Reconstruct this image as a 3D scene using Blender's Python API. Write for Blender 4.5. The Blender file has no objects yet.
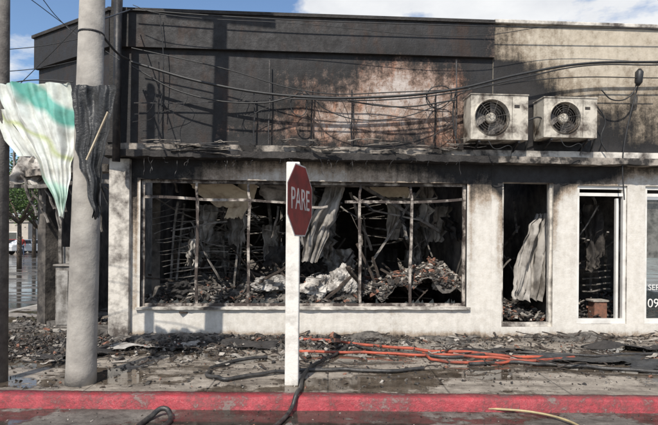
import bpy, bmesh, math, random
from mathutils import Vector, Matrix, noise
random.seed(7)
R=random.random
def U(a,b): return a+(b-a)*R()
F=516.0; DC=7.94; K=0.06; TH=math.atan(K); ROLL=0.0079
scene=bpy.context.scene
COL=scene.collection

# ------------------------------------------------------------ helpers
def lift(obj,parent=None):
    COL.objects.link(obj)
    if parent: obj.parent=parent
    return obj
def empty(name,loc=(0,0,0),rz=0):
    e=bpy.data.objects.new(name,None); e.location=loc; e.rotation_euler=(0,0,rz); e.empty_display_size=.2
    COL.objects.link(e); return e
def W(px,py,Y):
    "survey of the photo: point at world distance Y"
    yy=py-ROLL*(px-329)
    return Vector(((px-329)/F*Y, Y, 1.5-(yy-240)*Y/F))
ORG=Vector((0,DC,0)); CT,ST=math.cos(TH),math.sin(TH)
def G(px,py,ly=0.0):
    "survey of the photo: point in the facade's own frame, ly = depth behind the wall face"
    u=(px-329)/F
    Y=(DC+ly/CT)/(1-K*u)
    w=W(px,py,Y)-ORG
    return Vector((w.x*CT+w.y*ST, -w.x*ST+w.y*CT, w.z))
def L(px,ly=0): return G(px,240,ly).x
def toworld(v): return Vector((v[0]*CT-v[1]*ST, v[0]*ST+v[1]*CT, v[2]))+ORG

def mesh_obj(name,verts,faces,mats,parent=None,midx=None,smooth=False):
    me=bpy.data.meshes.new(name); me.from_pydata([tuple(v) for v in verts],[],faces)
    if not isinstance(mats,(list,tuple)): mats=[mats]
    for m in mats: me.materials.append(m)
    if midx: me.polygons.foreach_set('material_index',midx)
    if smooth: me.polygons.foreach_set('use_smooth',[True]*len(me.polygons))
    me.update()
    return lift(bpy.data.objects.new(name,me),parent)
BF=[(0,3,2,1),(4,5,6,7),(0,1,5,4),(1,2,6,5),(2,3,7,6),(3,0,4,7)]
def boxv(x0,x1,y0,y1,z0,z1):
    return [Vector(p) for p in ((x0,y0,z0),(x1,y0,z0),(x1,y1,z0),(x0,y1,z0),(x0,y0,z1),(x1,y0,z1),(x1,y1,z1),(x0,y1,z1))]
def box(name,x0,x1,y0,y1,z0,z1,mat,parent=None,bevel=0.0):
    o=mesh_obj(name,boxv(x0,x1,y0,y1,z0,z1),BF,mat,parent)
    if bevel:
        m=o.modifiers.new('b','BEVEL'); m.width=bevel; m.segments=2
    return o
def bar(name,a,b,w,t,mat,parent=None,bevel=0.0,roll=0.0):
    a=Vector(a);b=Vector(b);d=b-a;ln=d.length
    q=d.to_track_quat('Z','Y').to_matrix()@Matrix.Rotation(roll,3,'Z')
    vs=[q@v+a for v in boxv(-w/2,w/2,-t/2,t/2,0,ln)]
    o=mesh_obj(name,vs,BF,mat,parent)
    if bevel:
        m=o.modifiers.new('b','BEVEL'); m.width=bevel; m.segments=2
    return o
def bars(name,lst,mat,parent=None):
    V=[];Fc=[]
    for a,b,w,t in lst:
        a=Vector(a);b=Vector(b);d=b-a;q=d.to_track_quat('Z','Y').to_matrix()
        n=len(V);V+=[q@v+a for v in boxv(-w/2,w/2,-t/2,t/2,0,d.length)];Fc+=[tuple(i+n for i in f) for f in BF]
    return mesh_obj(name,V,Fc,mat,parent)
def bent(name,lst,mat,parent,amp=.02,seg=14,freq=1.7):
    V=[];Fc=[]
    for idx,it in enumerate(lst):
        a,b,w,t=it[:4]; am=it[4] if len(it)>4 else amp
        a=Vector(a);b=Vector(b);d=b-a;q=d.to_track_quat('Z','Y').to_matrix();n=len(V)
        for k in range(seg+1):
            u=k/seg; env=math.sin(math.pi*u)**.6 if 0<u<1 else 0
            o=Vector((noise.noise(Vector((u*freq*1.5,idx*7.3,1))),noise.noise(Vector((u*freq,idx*5.1,9)))*1.2,0))*am*2*env
            ww=w*(1+.25*noise.noise(Vector((u*9,idx,3))))
            for sx,sy in ((-1,-1),(1,-1),(1,1),(-1,1)): V.append(a+d*u+q@(o+Vector((sx*ww/2,sy*t/2,0))))
        for k in range(seg):
            for j in range(4):
                Fc.append((n+4*k+j,n+4*k+(j+1)%4,n+4*k+4+(j+1)%4,n+4*k+4+j))
        Fc+=[(n+3,n+2,n+1,n),(n+4*seg,n+4*seg+1,n+4*seg+2,n+4*seg+3)]
    return mesh_obj(name,V,Fc,mat,parent)
def lathe(name,prof,seg,mat,parent=None,base=(0,0,0),top=None,smooth=True):
    base=Vector(base); top=Vector(top) if top is not None else base+Vector((0,0,1))
    d=top-base;q=d.to_track_quat('Z','Y').to_matrix();V=[];Fc=[]
    for r,t in prof:
        for i in range(seg):
            a=2*math.pi*i/seg; V.append(q@Vector((r*math.cos(a),r*math.sin(a),t*d.length))+base)
    for j in range(len(prof)-1):
        for i in range(seg):
            k=(i+1)%seg; Fc.append((j*seg+i,j*seg+k,(j+1)*seg+k,(j+1)*seg+i))
    Fc.append(tuple(range(seg))[::-1]); Fc.append(tuple((len(prof)-1)*seg+i for i in range(seg)))
    return mesh_obj(name,V,Fc,mat,parent,smooth=smooth)
def cable(name,pts,r,mat,parent=None,res=8,bev=3):
    cu=bpy.data.curves.new(name,'CURVE'); cu.dimensions='3D'; cu.bevel_depth=r; cu.bevel_resolution=bev; cu.resolution_u=res; cu.use_fill_caps=True
    sp=cu.splines.new('BEZIER'); sp.bezier_points.add(len(pts)-1)
    for bp,p in zip(sp.bezier_points,pts):
        bp.co=p; bp.handle_left_type=bp.handle_right_type='AUTO'
    cu.materials.append(mat)
    return lift(bpy.data.objects.new(name,cu),parent)

# ------------------------------------------------------------ materials
def newmat(name):
    m=bpy.data.materials.new(name); m.use_nodes=True; nt=m.node_tree; return m,nt,nt.nodes['Principled BSDF']
def nn(nt,t,**k):
    n=nt.nodes.new(t)
    for a,b in k.items():
        if a in n.inputs: n.inputs[a].default_value=b
        else: setattr(n,a,b)
    return n
def c4(c): return (c[0],c[1],c[2],1)
def noise_n(nt,vec,scale,detail=6,rough=.6):
    n=nn(nt,'ShaderNodeTexNoise',Scale=scale,Detail=detail,Roughness=rough); nt.links.new(vec,n.inputs['Vector']); return n.outputs['Fac']
def ramp(nt,fac,stops,interp='LINEAR'):
    r=nt.nodes.new('ShaderNodeValToRGB'); e=r.color_ramp.elements; r.color_ramp.interpolation=interp
    while len(e)<len(stops): e.new(.5)
    for el,(p,c) in zip(e,stops): el.position=p; el.color=c4(c) if len(c)>1 else (c[0],c[0],c[0],1)
    nt.links.new(fac,r.inputs[0]); return r.outputs[0]
def math_n(nt,op,a,b=None,clamp=False):
    n=nt.nodes.new('ShaderNodeMath'); n.operation=op; n.use_clamp=clamp
    for i,v in enumerate((a,b)):
        if v is None: continue
        if isinstance(v,(int,float)): n.inputs[i].default_value=v
        else: nt.links.new(v,n.inputs[i])
    return n.outputs[0]
def mixc(nt,fac,a,b,mode='MIX'):
    n=nt.nodes.new('ShaderNodeMix'); n.data_type='RGBA'; n.blend_type=mode
    for s,v in ((0,fac),(6,a),(7,b)):
        if isinstance(v,(int,float)): n.inputs[s].default_value=v
        elif isinstance(v,tuple): n.inputs[s].default_value=c4(v)
        else: nt.links.new(v,n.inputs[s])
    return n.outputs[2]
def bump(nt,h,strength,dist,bs,prev=None):
    b=nt.nodes.new('ShaderNodeBump'); b.inputs['Strength'].default_value=strength; b.inputs['Distance'].default_value=dist
    nt.links.new(h,b.inputs['Height'])
    if prev is not None: nt.links.new(prev,b.inputs['Normal'])
    nt.links.new(b.outputs[0],bs.inputs['Normal']); return b.outputs[0]
def M(name,c1,c2=None,scale=6,rough=.8,bmp=.3,metal=0,dist=.01,lo=.35,hi=.65,spec=.5):
    m,nt,bs=newmat(name); c2=c2 or tuple(x*.6 for x in c1)
    tc=nt.nodes.new('ShaderNodeTexCoord').outputs['Object']
    f=noise_n(nt,tc,scale,5,.65)
    nt.links.new(ramp(nt,f,[(lo,c1),(hi,c2)]),bs.inputs['Base Color'])
    bs.inputs['Roughness'].default_value=rough; bs.inputs['Metallic'].default_value=metal
    bs.inputs['Specular IOR Level'].default_value=spec
    if bmp: bump(nt,noise_n(nt,tc,scale*6,3),bmp,dist,bs)
    return m
def soot_wall(name,clean,stain,black=(.012,.011,.011),rows=False,na=.9,nb=.5,sc=1.6,nc=.25):
    m,nt,bs=newmat(name)
    at=nt.nodes.new('ShaderNodeAttribute'); at.attribute_name='soot'
    tc=nt.nodes.new('ShaderNodeTexCoord').outputs['Object']
    mp=nn(nt,'ShaderNodeMapping'); nt.links.new(tc,mp.inputs[0]); mp.inputs['Scale'].default_value=(1,1,.45)
    n1=noise_n(nt,mp.outputs[0],sc,7,.65); n2=noise_n(nt,tc,8,8,.72); n3=noise_n(nt,tc,45,4,.6)
    mp2=nn(nt,'ShaderNodeMapping'); nt.links.new(tc,mp2.inputs[0]); mp2.inputs['Scale'].default_value=(9,1,.5)
    n4=noise_n(nt,mp2.outputs[0],1.3,5,.6)
    s=math_n(nt,'ADD',at.outputs['Fac'],math_n(nt,'MULTIPLY',math_n(nt,'SUBTRACT',n1,.5),na))
    s=math_n(nt,'ADD',s,math_n(nt,'MULTIPLY',math_n(nt,'SUBTRACT',n2,.5),nb))
    s=math_n(nt,'ADD',s,math_n(nt,'MULTIPLY',math_n(nt,'SUBTRACT',n4,.5),.35))
    s=math_n(nt,'ADD',s,math_n(nt,'MULTIPLY',math_n(nt,'SUBTRACT',n3,.5),nc),True)
    col=ramp(nt,s,[(0,clean),(.20,tuple(x*.86 for x in clean)),(.40,stain),(.56,tuple(x*.30 for x in stain)),(.72,black),(1.0,tuple(x*2.4 for x in black))])
    var=ramp(nt,n2,[(.3,(1.0,1.0,1.0)),(.7,(.80,.78,.75))])
    col=mixc(nt,1.0,col,var,'MULTIPLY')
    if rows: # heat-scorched rust brown film on the soot
        rm=ramp(nt,noise_n(nt,mp.outputs[0],2.7,7,.7),[(.52,(0,)),(.66,(.75,))])
        col=mixc(nt,rm,col,mixc(nt,1.0,col,(1.9,1.15,.8),'MULTIPLY'))
    h=math_n(nt,'ADD',math_n(nt,'MULTIPLY',n2,.7),math_n(nt,'MULTIPLY',n3,.3))
    nt.links.new(col,bs.inputs['Base Color'])
    nt.links.new(ramp(nt,n2,[(.35,(.45,)),(.65,(.85,))]),bs.inputs['Roughness']); bs.inputs['Specular IOR Level'].default_value=.35
    pv=bump(nt,h,.6,.016,bs)
    if rows:
        sx=nt.nodes.new('ShaderNodeSeparateXYZ'); nt.links.new(tc,sx.inputs[0])
        fr=math_n(nt,'FRACT',math_n(nt,'ADD',math_n(nt,'DIVIDE',sx.outputs[2],.205),math_n(nt,'MULTIPLY',n2,.06)))
        ln=math_n(nt,'LESS_THAN',fr,.07)
        lm=math_n(nt,'MULTIPLY',ln,ramp(nt,n1,[(.38,(0,)),(.55,(1,))]))
        bump(nt,math_n(nt,'SUBTRACT',1.0,lm),.35,.012,bs,pv)
    return m

M_up=soot_wall('burnt_plaster',(.54,.475,.435),(.27,.185,.145),(.0115,.011,.0115),rows=True,nb=1.05,na=.85,nc=.40)
M_lo=soot_wall('sooty_white_plaster',(.70,.665,.61),(.37,.30,.235),na=.62,nb=.50)
M_beige=soot_wall('sooty_beige_plaster',(.56,.495,.40),(.27,.22,.165),na=.85,nb=.7)
M_char=M('charred',(.012,.011,.011),(.045,.04,.037),5,.85,.6,dist=.02)
M_charw=M('charred_interior_wall',(.030,.026,.024),(.20,.175,.15),2.2,.9,.6,dist=.02,lo=.42,hi=.72)
M_blackmetal=M('burnt_metal',(.02,.02,.022),(.07,.06,.055),9,.5,.3,.4,lo=.45,hi=.7)
M_greymetal=M('ash_grey_metal',(.28,.255,.23),(.05,.044,.038),7,.7,.3,.1,lo=.36,hi=.60)
M_frameburnt=M('scorched_window_frame',(.46,.41,.36),(.05,.036,.03),5,.6,.5,0,lo=.38,hi=.54)
M_sill=M('scorched_sill',(.60,.56,.50),(.08,.065,.055),3,.7,.5,0,lo=.42,hi=.64)
M_conc=M('pole_concrete',(.36,.335,.30),(.18,.165,.15),3,.9,.8,dist=.008,lo=.38,hi=.70)
M_polew=M('weathered_pole',(.16,.145,.13),(.08,.07,.065),9,.85,.5)
M_white=M('white_post_paint',(.70,.67,.62),(.36,.325,.285),5,.6,.4,lo=.48,hi=.76)
M_signred=M('faded_sign_red',(.30,.03,.028),(.14,.022,.02),6,.5,.1)
M_signwhite=M('sign_white',(.72,.68,.64),(.5,.45,.42),12,.5,.05)
M_cable=M('cable_rubber',(.012,.012,.013),(.03,.03,.03),20,.5,0)
M_hoseblk=M('black_hose_rubber',(.015,.015,.016),(.06,.055,.05),14,.45,.3)
M_hosered=M('fire_hose_red',(.46,.09,.045),(.17,.045,.03),5,.65,.4)
M_hosetan=M('tan_pipe',(.42,.34,.18),(.25,.2,.12),8,.6,.1)
M_ac=M('ac_scorched_enamel',(.54,.495,.42),(.075,.056,.042),3.6,.6,.2,lo=.43,hi=.62)
M_acdark=M('ac_dark',(.012,.011,.011),(.05,.038,.03),12,.7,.4)
M_acgrill=M('ac_grill',(.16,.145,.13),(.04,.033,.03),8,.6,0,.2,lo=.45,hi=.6)
M_brick=M('broken_brick',(.27,.12,.078),(.13,.075,.055),14,.9,.5)
M_plas=M('broken_plaster',(.44,.40,.355),(.19,.17,.145),10,.9,.5)
M_ash=M('ash',(.155,.14,.125),(.036,.032,.028),9,.95,.6,lo=.38,hi=.62)
M_wood=M('charred_wood',(.075,.055,.042),(.014,.012,.011),12,.85,.6)
M_woodl=M('scorched_board',(.52,.44,.32),(.18,.125,.085),3,.8,.3,lo=.45,hi=.72)
M_tin=M('warm_tin_sheet',(.39,.37,.345),(.11,.098,.085),4,.55,.3,.1,lo=.38,hi=.62)
M_cloth=M('pale_cloth',(.54,.51,.47),(.15,.13,.115),7,.9,.4,lo=.42,hi=.64)
M_drape=M('grey_drape',(.38,.355,.325),(.12,.105,.09),3,.9,.2,lo=.42,hi=.64)
M_blackcloth=M('black_plastic',(.016,.016,.017),(.05,.05,.05),6,.45,.4,dist=.02)
M_frame2=M('shopfront_white',(.72,.70,.66),(.46,.43,.39),3,.4,.05,lo=.45,hi=.8)
M_leafa=M('leaf_light',(.10,.17,.035),(.06,.11,.02),2,.6,0)
M_leafb=M('leaf_dark',(.035,.07,.015),(.02,.045,.01),2,.6,0)
M_bark=M('bark',(.12,.09,.065),(.06,.045,.035),12,.9,.8)

M_glass,nt,bs=newmat('shop_glass'); bs.inputs['Base Color'].default_value=(.06,.07,.07,1); bs.inputs['Roughness'].default_value=.05; bs.inputs['Alpha'].default_value=.5
M_banner,nt,bs=newmat('printed_banner')
tc=nt.nodes.new('ShaderNodeTexCoord').outputs['Object']
sxb=nt.nodes.new('ShaderNodeSeparateXYZ'); nt.links.new(tc,sxb.inputs[0])
# diagonal printed panels: teal band at top, pale green field, white field with lime stripe
dg=math_n(nt,'ADD',math_n(nt,'MULTIPLY',sxb.outputs[2],.62),math_n(nt,'MULTIPLY',sxb.outputs[0],.38))
dg=math_n(nt,'ADD',dg,math_n(nt,'MULTIPLY',math_n(nt,'SUBTRACT',noise_n(nt,tc,2.2,1),.5),.22))
fr=math_n(nt,'DIVIDE',math_n(nt,'SUBTRACT',dg,-.10),1.0)
colb=ramp(nt,fr,[(.0,(.62,.66,.60)),(.18,(.66,.69,.64)),(.24,(.42,.58,.50)),(.33,(.46,.62,.54)),(.37,(.70,.72,.68)),(.52,(.70,.72,.67)),(.56,(.50,.55,.30)),(.59,(.68,.70,.66)),(.72,(.66,.70,.66)),(.77,(.12,.40,.33)),(.86,(.16,.44,.37)),(.90,(.66,.70,.64))])
dirt=noise_n(nt,tc,7,8)
nt.links.new(mixc(nt,1.0,colb,ramp(nt,dirt,[(.4,(1,1,1)),(.75,(.5,.47,.43))]),'MULTIPLY'),bs.inputs['Base Color'])
bs.inputs['Roughness'].default_value=.6

def ground_mat(name,dry,dry2,wet,joints,wetpos,rough_dry=.8,sheen=.12):
    m,nt,bs=newmat(name)
    tc=nt.nodes.new('ShaderNodeTexCoord').outputs['Object']
    mp=nn(nt,'ShaderNodeMapping'); nt.links.new(tc,mp.inputs[0]); mp.inputs['Scale'].default_value=(.45,1.1,1)
    a=noise_n(nt,mp.outputs[0],1.3,7,.62); b=noise_n(nt,tc,9,8,.7); c=noise_n(nt,tc,70,3,.6)
    base=ramp(nt,b,[(.32,dry),(.68,dry2)])
    base=mixc(nt,1.0,base,ramp(nt,c,[(.3,(1.1,1.1,1.1)),(.7,(.72,.72,.72))]),'MULTIPLY')
    d=noise_n(nt,mp.outputs[0],3.1,8,.7)
    base=mixc(nt,1.0,base,ramp(nt,d,[(.44,(1,1,1)),(.64,(.38,.36,.35))]),'MULTIPLY')
    if joints:
        br=nn(nt,'ShaderNodeTexBrick',Scale=1.0); br.offset=0; br.inputs['Brick Width'].default_value=1.2; br.inputs['Row Height'].default_value=1.0
        br.inputs['Mortar Size'].default_value=.010; nt.links.new(tc,br.inputs['Vector'])
        base=mixc(nt,math_n(nt,'MULTIPLY',br.outputs['Fac'],.6),base,(.04,.036,.032))
    wm=ramp(nt,math_n(nt,'ADD',a,math_n(nt,'MULTIPLY',math_n(nt,'SUBTRACT',b,.5),.22)),[(wetpos,(0,)),(wetpos+.04,(1,))])
    col=mixc(nt,wm,base,mixc(nt,1.0,base,wet,'MULTIPLY'))
    nt.links.new(col,bs.inputs['Base Color'])
    rr=mixc(nt,wm,(rough_dry,)*3,(sheen,)*3); nt.links.new(rr,bs.inputs['Roughness'])
    inv=math_n(nt,'SUBTRACT',1.0,math_n(nt,'MULTIPLY',wm,.97))
    h=math_n(nt,'MULTIPLY',math_n(nt,'ADD',math_n(nt,'MULTIPLY',c,.4),b),inv)
    bump(nt,h,.6,.008,bs)
    return m
M_side=ground_mat('wet_concrete_pavement',(.42,.37,.31),(.21,.18,.15),(.38,.35,.32),True,.475,rough_dry=.6,sheen=.035)
M_road=ground_mat('wet_asphalt',(.20,.18,.16),(.09,.08,.07),(.42,.41,.40),False,.45,sheen=.09)
M_kerb,nt,bs=newmat('red_painted_kerb')
tc=nt.nodes.new('ShaderNodeTexCoord').outputs['Object']
a=noise_n(nt,tc,5,9,.75); b=noise_n(nt,tc,30,5,.7); c=noise_n(nt,tc,1.2,4)
s=math_n(nt,'ADD',math_n(nt,'MULTIPLY',a,.7),math_n(nt,'ADD',math_n(nt,'MULTIPLY',b,.3),math_n(nt,'MULTIPLY',math_n(nt,'SUBTRACT',c,.5),.40)))
nt.links.new(ramp(nt,s,[(.32,(.44,.045,.06)),(.46,(.31,.04,.05)),(.54,(.17,.04,.042)),(.60,(.20,.15,.135)),(.69,(.08,.07,.062))]),bs.inputs['Base Color'])
nt.links.new(ramp(nt,a,[(.4,(.25,)),(.6,(.75,))]),bs.inputs['Roughness']); bump(nt,math_n(nt,'ADD',a,b),.9,.014,bs)

# ------------------------------------------------------------ ground
road=mesh_obj('road',[(-300,-60,-.12),(300,-60,-.12),(300,400,-.12),(-300,400,-.12)],[(0,1,2,3)],M_road)
pv=mesh_obj('pavement',boxv(-6.4,40,5.06,45,-.3,0),BF,M_side)
kerb=empty('kerb')
V=[];Fc=[];n=900;prof=[(5.058,-.25),(5.058,.006),(4.94,.006),(4.915,.0),(4.90,-.02),(4.893,-.25)]
for i in range(n+1):
    x=-6.6+46.6*i/n
    for k,(y,z) in enumerate(prof):
        q=Vector((x*3,k*1.7,0)); o=noise.noise(q)*.008+noise.noise(q*4)*.006
        V.append((x,y-(o if k>=2 else 0),z+(o*.8 if 1<=k<=4 else 0)))
for i in range(n):
    for k in range(len(prof)-1):
        a=i*len(prof)+k; Fc.append((a,a+1,a+1+len(prof),a+len(prof)))
mesh_obj('front_kerb',V,Fc,M_kerb,kerb,smooth=True)
box('side_kerb',-6.58,-6.402,5.08,45,-.25,.004,M_conc,kerb,.015)

# ------------------------------------------------------------ facade skin with soot attribute
def blob(x,z,cx,cz,rx,rz):
    d=((x-cx)/rx)**2+((z-cz)/rz)**2
    return math.exp(-d)
def skin(name,x0,x1,z0,z1,holes,mat,fn,parent,step=.06,y=0.0):
    xs=set([x0,x1]);zs=set([z0,z1])
    for h in holes: xs|={h[0],h[1]}; zs|={h[2],h[3]}
    def refine(s,a,b):
        s=sorted(v for v in s if a<=v<=b); out=[]
        for p,q in zip(s[:-1],s[1:]):
            n=max(1,int(round((q-p)/step)))
            out+=[p+(q-p)*i/n for i in range(n)]
        return out+[s[-1]]
    xs=refine(xs,x0,x1); zs=refine(zs,z0,z1)
    V=[(a,y,c) for c in zs for a in xs]; nx=len(xs); Fc=[]
    for j in range(len(zs)-1):
        for i in range(nx-1):
            cx=(xs[i]+xs[i+1])/2; cz=(zs[j]+zs[j+1])/2
            if any(h[0]<cx<h[1] and h[2]<cz<h[3] for h in holes): continue
            Fc.append((j*nx+i,j*nx+i+1,(j+1)*nx+i+1,(j+1)*nx+i))
    o=mesh_obj(name,V,Fc,mat,parent)
    at=o.data.attributes.new('soot','FLOAT','POINT'); at.data.foreach_set('value',[fn(v[0],v[2]) for v in V])
    return o

HT=4.88
XL=-3.26; XS=2.55; XR=12.0
WX0,WX1,WZ0,WZ1=-2.85,2.16,.47,2.40
shop=empty('burnt_corner_shop',ORG,TH)
def s_up(x,z):
    s=1.08
    s-=.84*blob(x,z,.95,3.75,.85,.65)
    s-=.52*blob(x,z,.1,3.25,.7,.40)
    s-=.50*blob(x,z,1.9,3.5,.60,.85)
    s-=.38*blob(x,z,-1.2,3.2,1.2,.30)
    s-=.30*blob(x,z,-.6,3.9,.7,.35)
    return max(0,s)
def s_lo(x,z):
    s=.06
    if z>2.35: s=.50+.35*blob(x,z,-2.6,2.5,.7,.5)+.4*blob(x,z,2.3,2.65,.6,.25)-.22*blob(x,z,-.6,2.5,1.2,.5)+.25*max(0,(z-2.5)/.2)
    if x<WX0: s=.22+.48*max(0,(z-1.5)/1.1)+.35*blob(x,z,-2.85,1.6,.12,1.4)
    if x>WX1: s=.03+.80*max(0,(z-1.85)/.75)+.46*blob(x,z,2.16,1.5,.09,.9)+.38*blob(x,z,2.35,0,.2,.25)
    if z<.47: s=.08+.46*blob(x,z,x,0,1,.09)+.30*blob(x,z,x,.47,1,.05)
    return s
skin('lower_wall',XL,XS,0,2.70,[(WX0,WX1,WZ0,WZ1)],M_lo,s_lo,shop)
skin('parapet_wall',XL,XS,2.90,4.36,[],M_up,s_up,shop)
e=.004
box('wall_under_window',WX0,WX1,e,.22,0,WZ0-.002,M_char,shop)
box('wall_pier_left',XL+.02,WX0-.002,e,.22,0,2.7,M_char,shop)
box('wall_pier_right',WX1+.002,XS,e,.22,0,2.7,M_char,shop)
box('wall_lintel',WX0,WX1,e,.22,WZ1+.002,2.7,M_char,shop)
box('wall_parapet_core',XL+.01,XS,e,.2,2.9,4.87,M_char,shop)
skin('parapet_band',XL-.03,XS,4.36,HT,[],M_up,lambda x,z:1.12-(.45*max(0,(x-1.8)/.7))-.40*blob(x,z,.9,4.3,.8,.25),shop,y=-.07)
box('parapet_band_core',XL-.03,XS,-.066,e-.001,4.362,HT,M_char,shop)
box('parapet_coping',XL-.06,XS,-.10,.24,HT+.001,HT+.05,M_char,shop)
M_ledge=M('sooty_ledge',(.32,.28,.24),(.025,.022,.02),3.5,.85,.8,lo=.40,hi=.57)
def ragged(name,x0,x1,y0,y1,z0,z1,mat,parent,amp=.02,step=.05):
    V=[];Fc=[];n=int((x1-x0)/step)
    for i in range(n+1):
        x=x0+(x1-x0)*i/n
        o=[noise.noise(Vector((x*5,k*3.3,x0)))*amp+noise.noise(Vector((x*17,k*3.3,7)))*amp*.6 for k in range(3)]
        V+=[(x,y0+o[0],z0+o[1]*.7),(x,y1,z0),(x,y1,z1),(x,y0+o[2],z1+o[2]*.5)]
    for i in range(n):
        for k in range(4): Fc.append((i*4+k,i*4+(k+1)%4,i*4+4+(k+1)%4,i*4+4+k))
    Fc+=[(0,1,2,3),(n*4+3,n*4+2,n*4+1,n*4)]
    return mesh_obj(name,V,Fc,mat,parent)
ragged('ledge_slab',XL-.08,XS,-.26,.2,2.70,2.80,M_char,shop,.03)
ragged('ledge_upstand',XL-.06,XS,-.20,.2,2.801,2.90,M_ledge,shop,.03)
# room; unseen roof gaps added to let sunlight onto the contents
box('room_back_wall',-3.2,9.0,6.6,6.8,0,3.2,M_charw,shop)
box('room_partition',2.38,2.50,.222,6.6,0,2.66,M_charw,shop)
box('roof_front',-3.2,12.0,.222,1.8,2.9,3.05,M_char,shop)
box('roof_rear',-3.2,12.0,3.6,7,2.9,3.05,M_char,shop)
for nm,a,b in (('roof_bay',-3.2,-2.6),('roof_bay_b',-1.1,.1),('roof_bay_c',1.7,2.9),('roof_bay_d',3.6,4.0),('roof_bay_e',4.8,12)):
    box(nm,a,b,1.801,3.599,2.9,3.05,M_char,shop)
bars('roof_joists',[((a,1.7,2.86),(a,3.7,2.86),.06,.08) for a in (-2.4,-2.05,-1.7,-1.35,.35,.75,1.1,1.45,3.4,4.4)],M_wood,shop)
box('room_floor',-3.2,12,.222,6.6,.002,.05,M_ash,shop)
box('room_left_wall',-3.2,-3.05,1.9,6.6,.06,2.9,M_charw,shop)
yF=.10; zt=G(300,199).z; wf=[]
wf+=[((WX0+.02,yF,WZ0),(WX0+.02,yF,WZ1),.045,.05,.006),((WX1-.02,yF,WZ0),(WX1-.02,yF,WZ1),.045,.05,.006),
 ((WX0,yF,WZ0+.02),(WX1,yF,WZ0+.02),.035,.05,.008),((WX0,yF,WZ1-.02),(WX1,yF,WZ1-.02),.035,.05,.008)]
for p,dx in ((196,.0),(249,-.03),(360,.02),(413,-.02)):
    x=L(p); wf+=[((x+dx,yF,WZ0+.04),(x,yF,zt),.042,.04,.012),((x,yF,zt),(x+U(-.03,.03),yF,WZ1-.04),.03,.035,.01)]
wf+=[((L(304),yF+.02,zt-.42),(L(301),yF,WZ1-.04),.028,.03,.02),
 ((L(142),yF-.01,zt+.01),(L(249),yF-.01,zt-.02),.032,.04,.012),((L(249),yF-.01,zt-.02),(L(328),yF+.05,zt-.10),.026,.035,.03),
 ((L(345),yF-.01,zt-.03),(L(463),yF-.01,zt+.03),.032,.04,.02)]
bent('window_frame',wf,M_frameburnt,shop)
ragged('window_sill',WX0-.05,WX1+.05,-.05,.16,WZ0-.035,WZ0+.001,M_sill,shop,.012)
V=[];Fc=[]
for i in range(60):
    x=U(WX0+.05,WX1-.1); w=U(.03,.13); h=U(.02,.09); n=len(V)
    V+=[(x,yF+.01,WZ0+.035),(x+w,yF+.01,WZ0+.035),(x+w*R(),yF+.01,WZ0+.035+h)]; Fc.append((n,n+1,n+2))
mesh_obj('glass_shards',V,Fc,M_glass,shop)

box('corner_pilaster',L(112)-.02,L(131),-.09,.1,0,2.69,M_sill,shop,.01)
lathe('downpipe',[(.055,0),(.055,1)],14,M_blackmetal,shop,(L(124),-.36,2.6),(L(125),-.36,5.3))
bar('sign_pylon',(L(117)-.02,-.16,2.9),(L(120),-.16,5.6),.13,.12,M_char,shop)
sf=[]
for p,a,b in ((158,62,146),(253,92,146),(268,60,146),(310,90,146),(351,90,146),(433,95,143),(455,60,140)):
    g0=G(p,b,-.12);g1=G(p+U(-2,2),a,-.10); sf.append((g0,g1,.018,.018,.01))
sf.append((G(133,103,-.11),G(300,98,-.11),.014,.014,.02)); sf.append((G(300,98,-.11),G(452,112,-.11),.012,.012,.03))
bent('sign_frame_rods',sf,M_blackmetal,shop)
st=[]
for i in range(44):
    p=U(135,465); g=G(p,U(140,153),U(-.34,-.2)); l=U(.12,.8); a=U(-.10,.10)
    st.append((g,g+Vector((l*math.cos(a),U(-.05,.05),l*math.sin(a))),U(.010,.045),.008,.02))
bent('fallen_sign_strips',st,M_ledge,shop)
st=[]
for i in range(34):
    p=U(140,500); g=G(p,U(157,161),-.25); st.append((g,g+Vector((U(-.08,.08),0,-U(.04,.26))),U(.006,.03),.005,.02))
bent('dangling_strips',st,M_blackmetal,shop)

# --------- chamfered corner part
A=toworld((XL,0,0)); B=Vector((-4.98,8.82,0))
dirv=(B-A); cl=dirv.length; ang=math.atan2(dirv.y,dirv.x)
cham=empty('chamfered_corner_facade',A,ang+math.pi)
skin('corner_parapet',-cl,-.02,2.62,4.36,[],M_up,lambda x,z:1.02-.35*blob(x,z,-1.2,3.2,.5,.4),cham)
skin('corner_band',-cl-.03,-.02,4.36,HT,[],M_up,lambda x,z:1.12,cham,y=-.07)
box('corner_core',-cl,-.02,e,.25,2.62,HT,M_char,cham)
box('corner_band_core',-cl-.03,-.02,-.066,.003,4.362,HT-.002,M_char,cham)
box('corner_coping',-cl-.06,-.02,-.1,.24,HT+.002,HT+.052,M_char,cham)
ragged('corner_ledge',-cl-.3,-.05,-.30,.1,2.5,2.61,M_ledge,cham,.04)
box('corner_column',-cl,-cl+.24,0,.28,0,2.49,M_charw,cham)
box('corner_step',-cl+.29,-.1,.0,.3,0,.10,M_ash,cham)
box('corner_shutter_panel',-cl+.52,-cl+.78,.10,.13,.10,1.35,M_tin,cham,.01)
C=B+Vector((-.25,8,0)); d2=C-B
sidef=empty('side_street_facade',B,math.atan2(d2.y,d2.x)+math.pi)
box('side_wall',-d2.length,-.02,0,.25,0,HT,M_charw,sidef)

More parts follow.
